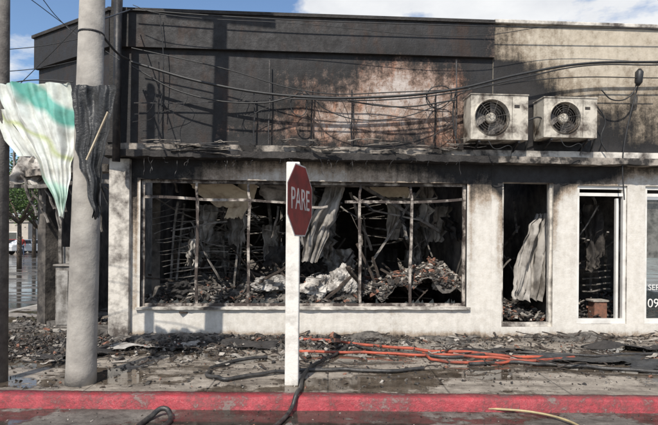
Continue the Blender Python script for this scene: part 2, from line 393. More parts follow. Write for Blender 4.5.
# ------------------------------------------------------------ neighbour building
nb=empty('scorched_shop_building',ORG,TH)
D1=(L(502),L(553),.16,2.43)
O2=(L(577),L(627),.20,2.40)
O3=(L(645),8.2,.20,2.40)
def s_nlo(x,z):
    s=.04+.9*max(0,(z-2.10)/.45)*math.exp(-max(0,x-3.2)/.9)
    s+=.65*blob(x,z,3.1,2.55,.60,.30)+.5*blob(x,z,3.56,1.9,.07,.8)+.40*blob(x,z,2.70,1.7,.06,1.0)
    s+=.35*blob(x,z,x,2.68,1,.12)+.45*blob(x,z,4.2,2.52,.5,.15)
    s+=.40*blob(x,z,x,0,1,.09)
    return s
def s_nup(x,z):
    s=.04
    s+=.84*math.exp(-max(0,x-2.55)/.7)*(1 if z<4.3 else .6)
    s+=.64*blob(x,z,4.0,3.2,1.4,.65)+.28*blob(x,z,5.2,3.6,.5,.9)+.45*blob(x,z,3.1,3.8,.5,.5)
    s+=.45*blob(x,z,x,2.9,1,.15)
    return s
skin('front_wall',XS+.001,XR,0,2.70,[D1,O2,O3],M_lo,s_nlo,nb)
skin('upper_wall',XS+.001,XR,2.90,HT+.02,[],M_beige,s_nup,nb,y=-.02)
box('upper_core',XS+.001,XR,-.016,.2,2.9,HT+.018,M_beige,nb)
box('coping',XS+.003,XR,-.07,.24,HT+.021,HT+.08,M_sill,nb,.01)
for nm,a,b,z0,z1 in (('pier',XS+.002,D1[0]-.002,0,2.7),('pier_b',D1[1]+.002,O2[0]-.002,0,2.7),('pier_c',O2[1]+.002,O3[0]-.002,0,2.7),
    ('threshold',D1[0],D1[1],0,D1[2]-.002),('threshold_b',O2[0],O2[1],0,O2[2]-.002),('threshold_c',O3[0],O3[1],0,O3[2]-.002),
    ('lintel',D1[0],D1[1],D1[3]+.002,2.7),('lintel_b',O2[0],O2[1],O2[3]+.002,2.7),('lintel_c',O3[0],O3[1],O3[3]+.002,2.7),('end_pier',O3[1]+.002,XR,0,2.7)):
    box(nm,a,b,e,.22,z0,z1,M_sill,nb)
ragged('ledge',XS+.002,XR,-.24,.2,2.70,2.80,M_ledge,nb,.02)
ragged('ledge_top',XS+.002,XR,-.18,.2,2.801,2.899,M_sill,nb,.015)
box('partition',L(565),L(565)+.12,.222,6.6,0.05,2.89,M_charw,nb)
bent('door_frame',[((D1[0]+.02,.08,D1[2]),(D1[0]+.02,.08,D1[3]),.04,.06,.005),((D1[1]-.02,.08,D1[2]),(D1[1]-.02,.08,D1[3]),.04,.06,.01),
  ((D1[0]+.04,.08,D1[2]+.03),(D1[1]-.04,.08,D1[2]+.03),.06,.06,.005)],M_sill,nb)
sb=[]
for (a,b,z0,z1) in (O2,O3):
    z2=z1-.14
    sb+=[((a+.025,.06,z0),(a+.025,.06,z1),.05,.06),((b-.025,.06,z0),(b-.025,.06,z1),.05,.06),((a+.05,.06,z1-.025),(b-.05,.06,z1-.025),.05,.06),((a+.05,.06,z0+.04),(b-.05,.06,z0+.04),.06,.08),((a+.05,.06,z2),(b-.05,.06,z2),.04,.05)]
sb+=[((L(627)-.14,.06,.24),(L(627)-.14,.06,2.2),.04,.05)]
bars('shopfront_frame',sb,M_frame2,nb)
mesh_obj('shop_window_glass',[(O3[0]+.05,.07,.28),(O3[1]-.05,.07,.28),(O3[1]-.05,.07,2.26),(O3[0]+.05,.07,2.26)],[(0,1,2,3)],M_glass,nb)
def text(name,s,size,loc,rot,mat,parent,ext=.001,sx=1,sy=1,al='CENTER'):
    cu=bpy.data.curves.new(name,'FONT'); cu.body=s; cu.size=size; cu.extrude=ext; cu.align_x=al; cu.align_y='CENTER'; cu.materials.append(mat)
    o=lift(bpy.data.objects.new(name,cu),parent); o.location=loc; o.rotation_euler=rot; o.scale=(sx,sy,1); return o
text('window_lettering','099 123 456',.20,(O3[0]+.09,.062,G(655,304).z),(math.pi/2,0,0),M_frame2,nb,al='LEFT')
text('window_lettering_b','SERVICIO',.13,(O3[0]+.10,.062,G(655,288).z),(math.pi/2,0,0),M_frame2,nb,al='LEFT')
box('blind_panel',O3[0]+.08,O3[1]-.1,.2,.21,1.25,2.2,M_cloth,nb)

# ------------------------------------------------------------ AC units
def ac(px0,px1,py0,py1,fcx):
    g0=G(px0,py1,-.42); g1=G(px1,py0,-.42)
    w=g1.x-g0.x; h=g1.z-g0.z
    e0=empty('air_conditioner_unit',toworld((g0.x,-.42,g0.z)),TH)
    d=.34; cx=G(fcx,0,-.42).x-g0.x; cz=h*.5; r=h*.40
    seg=40; V=[];Fc=[];sq=[]
    for i in range(seg):
        a=2*math.pi*i/seg; c,s=math.cos(a),math.sin(a)
        tx=((w-cx) if c>0 else cx)/abs(c) if abs(c)>1e-6 else 1e9
        tz=(h/2)/abs(s) if abs(s)>1e-6 else 1e9
        t=min(tx,tz); sq.append((cx+c*t,cz+s*t))
    for (x,z) in sq: V.append((x,0,z))
    for rr,yy in ((r*1.06,0),(r,-.02),(r*.97,.10)):
        for i in range(seg):
            a=2*math.pi*i/seg; V.append((cx+rr*math.cos(a),yy,cz+rr*math.sin(a)))
    for j in range(3):
        for i in range(seg):
            k=(i+1)%seg; Fc.append((j*seg+i,j*seg+k,(j+1)*seg+k,(j+1)*seg+i))
    for cxn,czn in ((0,0),(w,0),(0,h),(w,h)):
        best=min(range(seg),key=lambda i:(sq[i][0]-cxn)**2+(sq[i][1]-czn)**2+(sq[(i+1)%seg][0]-cxn)**2+(sq[(i+1)%seg][1]-czn)**2)
        V.append((cxn,0,czn)); Fc.append((best,(best+1)%seg,len(V)-1))
    mesh_obj('front_panel',V,Fc,M_ac,e0)
    box('casing_top',0,w,.002,d,h-.015,h,M_ac,e0); box('casing_bottom',0,w,.002,d,0,.015,M_ac,e0)
    box('casing_side',-.002,.013,.002,d,.015,h-.015,M_ac,e0); box('casing_side_b',w-.013,w+.002,.002,d,.015,h-.015,M_ac,e0)
    box('back_coil',.014,w-.014,.16,d-.01,.016,h-.016,M_acdark,e0)
    box('top_lip',-.012,w+.012,-.012,d+.01,h+.001,h+.018,M_ac,e0,.004)
    V=[];Fc=[]
    for b in range(3):
        a0=b*2.094+.3; n=len(V)
        for k in range(5):
            a=a0+k*.28
            V+=[(cx+.05*math.cos(a),.12-.01*k,cz+.05*math.sin(a)),(cx+r*.9*math.cos(a+.2),.13-.018*k,cz+r*.9*math.sin(a+.2))]
        for k in range(4): Fc.append((n+2*k,n+2*k+1,n+2*k+3,n+2*k+2))
    mesh_obj('fan_blades',V,Fc,M_acgrill,e0)
    lathe('fan_hub',[(.075,0),(.075,.8),(.05,1)],20,M_ac,e0,(cx,.10,cz),(cx,.02,cz))
    for k in range(1,8):
        rr=r*k/7.2
        cu=bpy.data.curves.new('grille_ring','CURVE'); cu.dimensions='3D'; cu.bevel_depth=.002
        sp=cu.splines.new('POLY'); sp.points.add(31); sp.use_cyclic_u=True
        for i in range(32):
            a=2*math.pi*i/32; sp.points[i].co=(cx+rr*math.cos(a),-.018,cz+rr*math.sin(a),1)
        cu.materials.append(M_acgrill); lift(bpy.data.objects.new('grille_ring',cu),e0)
    lst=[]
    for k in range(6):
        a=k*math.pi/3+.2; lst.append(((cx+.03*math.cos(a),-.02,cz+.03*math.sin(a)),(cx+r*math.cos(a),-.02,cz+r*math.sin(a)),.005,.005))
    bars('grille_spokes',lst,M_acgrill,e0)
    xr=cx+r*1.1
    box('service_panel_seam',xr+.015,xr+.020,-.003,.001,.02,h-.02,M_acdark,e0)
    box('badge',xr+.05,min(w-.02,xr+.13),-.004,.001,h*.72,h*.79,M_acdark,e0)
    bars('brackets',[((w*.15,0.0,-.03),(w*.15,.42,-.03),.03,.03),((w*.85,0.0,-.03),(w*.85,.42,-.03),.03,.03),((w*.15,.03,-.04),(w*.15,.42,-.22),.025,.02),((w*.85,.03,-.04),(w*.85,.42,-.22),.025,.02)],M_blackmetal,e0)
    cable('refrigerant_pipe',[Vector((w,.2,h*.3)),Vector((w+.08,.2,h*.2)),Vector((w+.10,.3,-.1)),Vector((w+.05,.36,-.3))],.015,M_cable,e0)
    cable('burnt_wire',[Vector((w*.3,-.01,-.02)),Vector((w*.4,-.03,-.14)),Vector((w*.7,.0,-.10)),Vector((w*.75,.1,-.25))],.006,M_cable,e0)
ac(470,527,96,139,491)
ac(543,596,99,137,564)

# ------------------------------------------------------------ interior clutter
clut=empty('burnt_shop_contents',ORG,TH)
def rack(x,y,w,d,h,tilt,n,nm):
    l=[]
    m=Matrix.Translation((x,y,.05))@Matrix.Rotation(tilt,4,'Y')
    def P(a,b,c): return (m@Vector((a,b,c)))
    for a in (0,w):
        for b in (0,d): l.append((P(a,b,0),P(a,b,h),.04,.035,.015))
    for k in range(n):
        z=h*(k+.6)/n+U(-.05,.05); s=U(-.14,.14)
        for q in range(2):
            b=d*q; l.append((P(0,b,z),P(w*U(.75,1),b,z+s),U(.03,.10),.012,.02))
    bent(nm,l,M_greymetal,clut)
rack(-2.75,1.1,1.1,.5,2.1,.10,8,'shelf_rack'); rack(-1.7,1.8,.9,.5,2.2,-.12,9,'shelf_rack_b'); rack(-2.5,3.2,1.6,.5,2.2,.03,8,'shelf_rack_c'); rack(1.0,2.8,1.1,.5,2.0,-.06,7,'shelf_rack_d')
l=[]
for k in range(16):
    a=G(148+k*1.5,208+k*6.0+U(-2,2),.5); b=G(178+k*2,200+k*6.2+U(-3,3),.8); l.append((a,b,U(.02,.06),.006,.015))
for k in range(15):
    a=G(205,212+k*6,1.2); b=G(243+U(-8,5),209+k*6.5,1.6); l.append((a,b,U(.03,.07),.008,.02))
bent('fallen_slats',l,M_greymetal,clut)
def sheet(name,rows,depthf,mat,parent,fr=G,nu=26,fold=.05,ff=4,seed=0,sub=5,rag=.0):
    V=[];Fc=[];R2=[]
    for i in range(len(rows)-1):
        for k in range(sub):
            t=k/sub; R2.append(tuple(rows[i][j]*(1-t)+rows[i+1][j]*t for j in range(3)))
    R2.append(rows[-1]); n=len(R2)
    for j,(py,xl,xr) in enumerate(R2):
        v=j/(n-1)
        xl+=rag*noise.noise(Vector((v*9,seed,1)))*2; xr+=rag*noise.noise(Vector((v*9,seed,5)))*2
        for i in range(nu+1):
            u=i/nu; p=fr(xl+(xr-xl)*u,py+rag*noise.noise(Vector((u*8,seed,v*3)))*2*v,depthf(v))
            q=Vector((u*ff+seed,v*1.3,seed)); f=noise.noise(q)*fold*2+noise.noise(q*3)*fold*.6
            p=p+Vector((noise.noise(q*2+Vector((9,0,0)))*fold*.4,f,noise.noise(q*2)*fold*.3)); V.append(p)
    for j in range(n-1):
        for i in range(nu):
            a=j*(nu+1)+i; Fc.append((a,a+1,a+nu+2,a+nu+1))
    return mesh_obj(name,V,Fc,mat,parent,smooth=True)
sheet('ceiling_board',[(184,190,232),(193,196,248),(207,216,252)],lambda v:.35+.3*v,M_woodl,clut,fold=.025,ff=2,seed=50,rag=1.5)
sheet('ceiling_board_b',[(184,238,258),(198,232,254),(218,224,242)],lambda v:.5+.2*v,M_woodl,clut,fold=.025,ff=2,seed=55,rag=1.5)
sheet('ceiling_board_c',[(185,262,304),(193,258,310),(202,268,302)],lambda v:.6+.2*v,M_tin,clut,fold=.03,ff=2,seed=58,rag=1.5)
sheet('ceiling_board_d',[(184,368,404),(190,372,410),(197,384,408)],lambda v:.6+.2*v,M_woodl,clut,fold=.03,ff=2,seed=63,rag=1.5)
l=[((G(150,195,1.2)),G(240,240,1.6),.14,.02,.03),(G(255,184,.4),G(300,192,.5),.06,.03,.02),(G(300,184,.3),G(440,184,.4),.05,.10,.01),(G(362,186,.5),G(440,232,.9),.05,.05,.02),(G(420,190,.6),G(372,262,.9),.04,.04,.02)]
for i in range(70):
    a=Vector((U(-2.8,2.2),U(.5,4),U(1.5,2.8))); dd=Vector((U(-1,1),U(-.5,.5),U(-1.3,.2))).normalized()*U(.3,1.2)
    l.append((a,a+dd,U(.012,.07),U(.01,.03),.02))
bent('collapsed_battens',l,M_greymetal,clut)
l=[]
for i in range(100):
    a=Vector((U(-2.8,2.2),U(.3,4),U(.2,.9))); dd=Vector((U(-1,1),U(-.5,.5),U(.0,.9))).normalized()*U(.3,1.3)
    l.append((a,a+dd,U(.02,.09),U(.01,.04),.015))
bent('charred_beams',l,M_wood,clut)
for k in range(24):
    px=U(148,455); py=U(184,255); w=U(8,34); h=U(18,52); s=U(-14,14); dp=U(.7,3.2)
    sheet('hanging_rag',[(py,px,px+w),(py+h*.5,px+s*.5,px+w+s*.6),(py+h,px+s,px+w*.8+s)],lambda v,dp=dp:dp,random.choice([M_tin,M_char,M_charw,M_greymetal,M_drape]),clut,fold=.12,ff=4,seed=60+k*3,rag=3,nu=18)
sheet('hanging_drape',[(186,326,344),(200,322,341),(220,310,334),(240,304,326),(262,302,318)],lambda v:.45,M_drape,clut,fold=.10,ff=5,rag=1.5)
sheet('hanging_tin',[(186,300,312),(200,298,316),(225,296,312),(245,303,308)],lambda v:.6,M_tin,clut,fold=.08,ff=3,seed=3,rag=1.5)
sheet('hanging_curtain',[(214,538,549),(226,530,549),(245,522,548),(265,516,546),(285,513,545),(300,512,543)],lambda v:.5-.1*v,M_drape,clut,fold=.12,ff=7,seed=15,nu=40,rag=1.5)
sheet('fallen_tarp',[(190,385,398),(215,388,404),(240,386,398)],lambda v:1.5,M_drape,clut,fold=.10,ff=3,seed=21,rag=1.5)
ICO=[(-1,-1,-1),(1,-1,-.8),(.9,1,-1),(-1,.9,-.9),(-.8,-.9,.8),(.9,-1,1),(1,.8,.7),(-.9,1,1)]
def rubble(name,n,pos,size,mats,weights,parent=None,flat=(.15,.8),elong=(1,2.0)):
    V=[];Fc=[];mi=[]
    for _ in range(n):
        p=pos(); s=size(); sx=s*U(*elong); sy=s*U(.5,1); sz=s*U(*flat)
        rot=Matrix.Rotation(U(0,6.28),3,'Z')@Matrix.Rotation(U(-.7,.7),3,'X')@Matrix.Rotation(U(-.7,.7),3,'Y')
        k=len(V); m=random.choices(range(len(mats)),weights)[0]
        for c in ICO:
            v=rot@Vector((c[0]*sx*U(.35,1),c[1]*sy*U(.35,1),c[2]*sz*U(.35,1))); V.append(v+p)
        for f in BF: Fc.append(tuple(i+k for i in f)); mi.append(m)
    return mesh_obj(name,V,Fc,mats,parent,midx=mi)
RM=[M_char,M_ash,M_plas,M_brick,M_wood]
def heap_h(x,y):
    h=.42+.30*noise.noise(Vector((x*1.3,y*1.3,2)))+.14*noise.noise(Vector((x*4,y*4,2)))
    h+=.52*blob(x,y,1.75,.9,.75,.9)+.22*blob(x,y,.2,1.0,.6,.8)+.24*blob(x,y,-2,1.4,1,1)+.24*y/3
    return max(.12,h)
V=[];Fc=[];nx=90;ny=70
for j in range(ny+1):
    for i in range(nx+1):
        x=-2.95+5.2*i/nx; y=.24+5.5*j/ny; V.append((x,y,heap_h(x,y)+.07*noise.noise(Vector((x*6,y*6,0)))+.05*noise.noise(Vector((x*17,y*17,0)))))
for j in range(ny):
    for i in range(nx): a=j*(nx+1)+i; Fc.append((a,a+1,a+nx+2,a+nx+1))
mesh_obj('ash_heap',V,Fc,M_ash,clut)
def sack(name,c,r,seed,mat):
    V=[];Fc=[];nu=60;nv=34
    for j in range(nv+1):
        for i in range(nu):
            a=2*math.pi*i/nu; b=math.pi*j/nv-math.pi/2
            d=Vector((math.cos(a)*math.cos(b),math.sin(a)*math.cos(b),math.sin(b)))
            f=1+.5*noise.noise(d*1.6+Vector((seed,0,0)))-.45*abs(noise.noise(Vector((d.x*3,d.y*3,d.z*1.2))+Vector((seed,4,0))))-.22*abs(noise.noise(Vector((d.x*8,d.y*8,d.z*3))+Vector((seed,4,0))))
            V.append((c[0]+d.x*r[0]*f,c[1]+d.y*r[1]*f,c[2]+d.z*r[2]*f))
    for j in range(nv):
        for i in range(nu): k=(i+1)%nu; Fc.append((j*nu+i,j*nu+k,(j+1)*nu+k,(j+1)*nu+i))
    mesh_obj(name,V,Fc,mat,clut)
g=G(318,286,.6); sack('crumpled_sack',(g.x,.6,g.z),(.28,.2,.22),2.2,M_cloth)
g=G(343,282,.7); sack('crumpled_sack_b',(g.x,.7,g.z),(.24,.2,.27),7.1,M_cloth)
g=G(441,284,.55); sack('crumpled_sack_c',(g.x,.55,g.z),(.16,.15,.12),9.4,M_cloth)
g=G(180,290,.6); sack('melted_lump',(g.x,.6,g.z),(.3,.2,.14),12.4,M_char)
g=G(270,284,.8); sack('melted_lump_b',(g.x,.8,g.z),(.3,.2,.16),17.4,M_tin)
def pin():
    x=U(-2.9,2.25); y=.26+3.2*R()**1.7; return Vector((x,y,heap_h(x,y)+U(-.02,.07)))
rubble('interior_rubble',3600,pin,lambda:U(.015,.06),RM,[4,6,1.8,.9,4],clut)
def pin2():
    x=random.gauss(1.6,.45); y=.28+1.6*R()**1.3; x=min(2.3,max(.4,x)); return Vector((x,y,heap_h(x,y)+U(-.02,.08)))
rubble('brick_rubble',1900,pin2,lambda:U(.015,.055),RM,[2.5,5,3,3.4,2],clut)
def pin3():
    x=U(D1[0]+.02,L(565)-.1); y=.24+2.6*R(); return Vector((x,y,.15+.40*min(1,y/1.0)*(.6+.4*math.sin(x*5))+U(0,.12)))
rubble('doorway_rubble',1500,pin3,lambda:U(.012,.055),RM,[3,5,3,2.2,3],clut)
def pin4():
    x=U(O2[0],8); y=.25+2.7*R(); return Vector((x,y,.06+.40*R()*min(1,y*1.5)))
rubble('shop_floor_rubble',1600,pin4,lambda:U(.015,.055),RM,[3,5,2,1.4,3],clut)
box('counter',L(578)+.1,L(627)+.5,1.6,2.2,.05,1.0,M_charw,clut,.02)
l=[((L(583,1)+k*.0,1.0,.62+k*.11),(L(612,1),1.05,.66+k*.11),.03,.02,.01) for k in range(5)]
l+=[(Vector((U(4.2,5.2),U(.4,2),U(1.0,2.3))),Vector((U(4.2,5.2),U(.4,2),U(.6,2.3))),.04,.02,.02) for k in range(16)]
l+=[(Vector((U(2.8,3.7),U(.6,2),U(1.0,2.3))),Vector((U(2.8,3.7),U(.6,2),U(.4,2.3))),.04,.02,.02) for k in range(12)]
bent('chair_slats',l,M_greymetal,clut)
gs=G(601,306,.45)
box('collapsed_crate',gs.x-.12,gs.x+.10,.42,.62,.2,.50,M_brick,clut,.01); box('crate_lid',gs.x-.15,gs.x+.13,.40,.64,.501,.53,M_plas,clut,.004)
sheet('shop_hanging_cloth',[(205,583,600),(230,585,598),(255,586,602),(270,588,599)],lambda v:.7,M_charw,clut,fold=.10,ff=4,seed=91,rag=2)

# ------------------------------------------------------------ pavement debris
deb=empty('pavement_debris')
def wallY(x): return DC+K*x
def pd():
    x=U(-5.5,6); y=wallY(x)-.03-2.7*R()**2.0
    return Vector((x,y,U(0,.012)))
rubble('scattered_debris',4200,pd,lambda:.004+.022*R()**2,RM,[6,4,1.6,.7,4],deb)
def pd2():
    x=random.gauss(-1.8,1.3); y=wallY(x)-.05-abs(random.gauss(.0,.5)); return Vector((x,y,U(.0,.06)))
rubble('charred_pile',3000,pd2,lambda:.008+.032*R()**2,RM,[7,3,.8,.3,5],deb)
def pd3():
    x=U(-5.5,6); y=U(4.1,8); return Vector((x,y,.005 if y>5.06 else -.115))
rubble('fine_grit',2600,pd3,lambda:U(.0025,.008),RM,[4,3,2,1,2],deb)
def pd4():
    x=U(-5.6,-3.2); y=U(6.2,9.5); return Vector((x,y,U(.0,.10)*R()))
rubble('corner_rubble',2600,pd4,lambda:.008+.035*R()**2,RM,[5,6,1.2,.4,4],deb)
l=[]
for i in range(220):
    x=U(-4.8,5.5); y=wallY(x)-.06-2.1*R()**1.6; a=U(0,3.14); ln=U(.06,.45)
    p=Vector((x,y,U(.012,.05))); l.append((p,p+Vector((math.cos(a)*ln,math.sin(a)*ln*.6,U(-.0,.07))),U(.008,.035),U(.005,.015),.02))
bent('charred_sticks',l,M_wood,deb,seg=6)
l=[]
for i in range(70):
    x=U(-4.5,5.5); y=wallY(x)-.1-1.7*R(); a=U(0,3.14); ln=U(.05,.25)
    p=Vector((x,y,U(.012,.03))); l.append((p,p+Vector((math.cos(a)*ln,math.sin(a)*ln*.6,U(0,.03))),U(.02,.08),U(.003,.008),.02))
bent('plaster_flakes',l,M_plas,deb,seg=5)
V=[];Fc=[];nx=260;ny=50
for j in range(ny+1):
    for i in range(nx+1):
        x=-5.2+11*i/nx; t=j/ny; y=wallY(x)-.01-1.5*t if x>XL else wallY(x)+1.2-2.7*t
        h=.08*(1-t)**2*(.6+.9*noise.noise(Vector((x*.9,y,3))))+.06*noise.noise(Vector((x*2.2,y*3,1)))+.035*noise.noise(Vector((x*7,y*9,1)))+.02*noise.noise(Vector((x*22,y*22,1)))
        h+=.05*blob(x,t,-2,.2,1.6,.5)-.026-.05*t; V.append((x,y,h))
for j in range(ny):
    for i in range(nx): a=j*(nx+1)+i; Fc.append((a,a+nx+1,a+nx+2,a+1))
mesh_obj('ash_mound',V,Fc,M_ash,deb)
def flatsheet(name,cx,cy,w,d,h,mat,seed,rz=0):
    V=[];Fc=[];n=40
    for j in range(n+1):
        for i in range(n+1):
            u=i/n;v=j/n
            x=(u-.5)*w*(1+.2*noise.noise(Vector((v*5,seed,2)))); y=(v-.5)*d*(1+.7*noise.noise(Vector((u*4,seed,6))))
            z=.018+h*max(0,noise.noise(Vector((x*2+seed,y*4,seed)))+.15)+.025*abs(noise.noise(Vector((x*9+seed,y*14,seed))))
            V.append((cx+x*math.cos(rz)-y*math.sin(rz),cy+x*math.sin(rz)+y*math.cos(rz),z))
    for j in range(n):
        for i in range(n): a=j*(n+1)+i; Fc.append((a,a+1,a+n+2,a+n+1))
    return mesh_obj(name,V,Fc,mat,deb,smooth=False)
flatsheet('burnt_sheet',3.3,6.45,1.5,.30,.10,M_blackcloth,3,-.02)
flatsheet('burnt_sheet_b',4.3,6.2,1.4,.30,.10,M_blackcloth,8,.06)
flatsheet('burnt_sheet_c',2.2,6.9,1.1,.2,.08,M_char,13,.1)
flatsheet('burnt_sheet_d',-2.4,7.0,1.2,.3,.08,M_tin,17,.1)
flatsheet('burnt_sheet_e',-1.1,7.1,.8,.25,.10,M_char,23,-.1)
flatsheet('burnt_sheet_f',-3.2,6.5,.9,.3,.08,M_char,29,.2)
flatsheet('burnt_sheet_g',4.2,7.2,1.2,.3,.12,M_char,33,.0)
g=W(336,337,7.3); rubble('charred_lump',14,lambda:Vector((g.x+U(-.06,.06),7.3,.05+U(0,.1))),lambda:U(.04,.07),[M_brick,M_char],[1,3],deb)
hs=empty('fire_hose')
def gp(px,py,z=.03):
    yy=py-ROLL*(px-329); Y=(1.5-z)*F/(yy-240); return Vector(((px-329)/F*Y,Y,z))
def wob(pts,a=.03):
    out=[]
    for i,(p,q) in enumerate(zip(pts[:-1],pts[1:])):
        out.append(p)
        for t in (.33,.66): out.append(p.lerp(q,t)+Vector((0,U(-a,a),U(-.006,.01))))
    return out+[pts[-1]]
cable('red_hose',wob([gp(p,q,.04) for p,q in ((300,339),(335,341),(380,346),(430,351),(470,352),(520,357),(560,356))]),.021,M_hosered,hs)
cable('red_hose_b',wob([gp(p,q,.035) for p,q in ((296,351),(330,352),(380,353),(430,355),(480,357),(530,361),(575,357))]),.018,M_hosered,hs)
cable('red_hose_c',wob([gp(p,q,.03) for p,q in ((424,353),(432,359),(455,362),(500,363),(545,360))]),.017,M_hosered,hs)
hb=empty('black_hose')
cable('hose_loop',wob([gp(p,q,.03) for p,q in ((268,357),(235,361),(212,368),(208,375),(225,379),(262,374),(300,370),(345,369),(390,371),(425,368))],.015),.021,M_hoseblk,hb)
cable('hose_over_kerb',[gp(312,366,.03),gp(304,376,.03),gp(302,386,.03),Vector((-.27,5.08,.04)),Vector((-.30,4.90,.03)),Vector((-.33,4.84,-.06)),Vector((-.37,4.70,-.095)),Vector((-.45,4.4,-.095)),Vector((-.6,3.9,-.095))],.021,M_hoseblk,hb)
cable('hose_back',wob([gp(p,q,.03) for p,q in ((312,366),(335,355),(352,345),(380,352),(450,357),(520,352),(600,356),(670,352))]),.019,M_hoseblk,hb)
cable('hose_right',wob([gp(p,q,.03) for p,q in ((470,364),(520,362),(570,366),(620,369),(670,372))]),.022,M_hoseblk,hb)
cable('hose_street',[Vector((-1.62,4.35,-.1)),Vector((-1.58,4.62,-.09)),Vector((-1.5,4.72,-.05)),Vector((-1.42,4.66,-.09)),Vector((-1.40,4.3,-.1))],.024,M_hoseblk,hb)
cable('tan_tube',[gp(p,q,-.09) for p,q in ((470,408),(500,409),(540,413),(570,421),(590,432))],.011,M_hosetan,hb)

# ------------------------------------------------------------ utility poles
p=empty('concrete_utility_pole'); b=W(82,385,5.34); b.z=0
t=W(90.5,0,5.34); lean=(t-b)/(t.z); top=b+lean*8.2
lathe('shaft',[(.152,0),(.148,.02),(.094,1)],32,M_conc,p,b,top)
tp=b+lean*7.6
bars('crossarm',[(tp+Vector((-.8,0,0)),tp+Vector((.8,0,0)),.09,.09)],M_conc,p)
for k in (-.7,-.35,.35,.7): lathe('insulator',[(.03,0),(.05,.3),(.03,.5),(.05,.8),(.02,1)],12,M_cable,p,tp+Vector((k,0,.05)),tp+Vector((k,0,.2)))
for z in (3.6,4.1):
    c=b+lean*z; lathe('steel_band',[(.153-.0068*z,0),(.153-.0068*z,1)],24,M_blackmetal,p,c,c+Vector((0,0,.02)))
p2=empty('timber_utility_pole'); b2=W(1,383,5.38); b2.z=0
lathe('shaft',[(.075,0),(.06,1)],20,M_polew,p2,b2,b2+Vector((.0,0,6.5)))
bn=empty('torn_banner',(-3.0,5.22,1.8))
WB=lambda px,py,Y:W(px,py,Y)-Vector((-3.0,5.22,1.8))
WY=lambda px,py,Y:W(px,py,Y)
sheet('banner_sheet',[(83,-6,69),(100,0,71),(118,8,73),(138,22,73),(158,34,71),(178,43,69),(198,53,67),(217,60,64)],lambda v:5.22,M_banner,bn,fr=WB,fold=.04,ff=6,nu=60,rag=1.2)
sheet('banner_upper_rag',[(110,-6,14),(125,-2,22),(140,4,28),(156,16,34)],lambda v:5.3,M_banner,bn,fr=WB,fold=.03,ff=3,nu=20,seed=4)
cable('banner_rope',[WB(1,84,5.3),WB(35,80,5.25),WB(72,82,5.2)],.006,M_cable,bn)
bk=empty('black_plastic_sheet')
sheet('plastic_sheet',[(85,72,114),(98,71,113),(112,73,112),(130,74,108),(150,75,103),(168,79,101),(186,86,100),(202,91,98),(218,94,97)],lambda v:5.12,M_blackcloth,bk,fr=WY,fold=.05,ff=3,nu=44,seed=31,rag=2.2)
bar('broken_stick',W(107,112,5.0),W(86,160,5.0),.025,.012,M_woodl,bk)
# ------------------------------------------------------------ stop sign
sg=empty('stop_sign',(W(293,384,5.36).x,5.36,0))
box('post',-.070,.070,-.070,.070,0,2.30,M_white,sg,.012)
th=math.radians(73); zc=1.90; ctr=Vector((.076,-.080,zc))
def octo(name,r,t0,t1,mat):
    q=Matrix.Rotation(th,3,'Z'); V=[]
    for t in (t0,t1):
        for i in range(8):
            a=math.pi/8+i*math.pi/4; V.append(q@Vector((r*math.cos(a),-t,r*math.sin(a)))+ctr)
    Fc=[tuple(range(8)),tuple(range(15,7,-1))]+[(i,8+i,8+(i+1)%8,(i+1)%8) for i in range(8)]
    return mesh_obj(name,V,Fc,mat,sg)
octo('plate',.395,0,.003,M_signwhite); octo('red_face',.380,.0035,.005,M_signred)
n=Vector((math.sin(th),-math.cos(th),0))
text('lettering','PARE',.27,ctr+n*.0065,(math.pi/2,0,th),M_signwhite,sg,.0006,.90,1.15)
# ------------------------------------------------------------ cables
cb=empty('overhead_cables')
def fc(pts,r,ly=-.3,nm='cable'):
    cable(nm,[toworld(G(a,b,ly)) for a,b in pts],r,M_cable,cb)
fc([(130,62),(200,82),(290,96),(380,97),(450,90),(520,74),(580,64),(658,62),(720,60)],.019)
fc([(290,99),(380,100),(450,93),(520,78),(582,66),(658,65),(720,63)],.010,-.34)
fc([(130,66),(180,92),(260,103),(300,96),(400,107),(455,100)],.011)
fc([(130,48),(220,68),(310,92),(400,92),(470,88),(560,78),(658,78)],.008)
fc([(305,92),(330,112),(380,120),(440,104),(470,88)],.008)
fc([(131,10),(250,18),(400,24),(520,27),(720,30)],.008,-.2)
fc([(131,5),(150,12),(300,24),(470,36),(560,26),(720,36)],.005,-.35)
fc([(160,110),(162,60),(158,14)],.007,-.15)
fc([(637,70),(630,95),(612,100),(600,90)],.010,-.25); fc([(637,85),(628,120),(622,160),(624,200)],.010,-.2)
fc([(455,88),(452,120),(458,150)],.012,-.22); fc([(595,105),(604,120),(600,140),(606,152)],.010,-.25)
fc([(527,120),(540,118),(545,126)],.012,-.35)
fc([(430,88),(425,98),(432,108),(446,104),(450,92),(440,86),(426,94),(436,112)],.008,-.25)
fc([(300,90),(306,104),(300,116),(290,108),(296,94),(312,98)],.007,-.25)
for i in range(22):
    a=U(140,500); b=U(82,104); fc([(a,b),(a+U(-15,15),b+U(8,30)),(a+U(-25,25),b+U(20,55))],U(.002,.005),-.18)
k=toworld(G(637,78,-.28)); lathe('splice_box',[(.02,0),(.055,.2),(.06,.8),(.02,1)],16,M_cable,cb,k-Vector((0,0,.12)),k+Vector((0.02,0,.14)))
f=toworld(G(128,60,-.3)); f2=toworld(G(128,10,-.3))
cable('cable',[W(100,35,5.34),(W(100,35,5.34)+f)/2-Vector((0,0,.05)),f],.014,M_cable,cb)
cable('cable',[W(99,20,5.34),f2],.009,M_cable,cb)
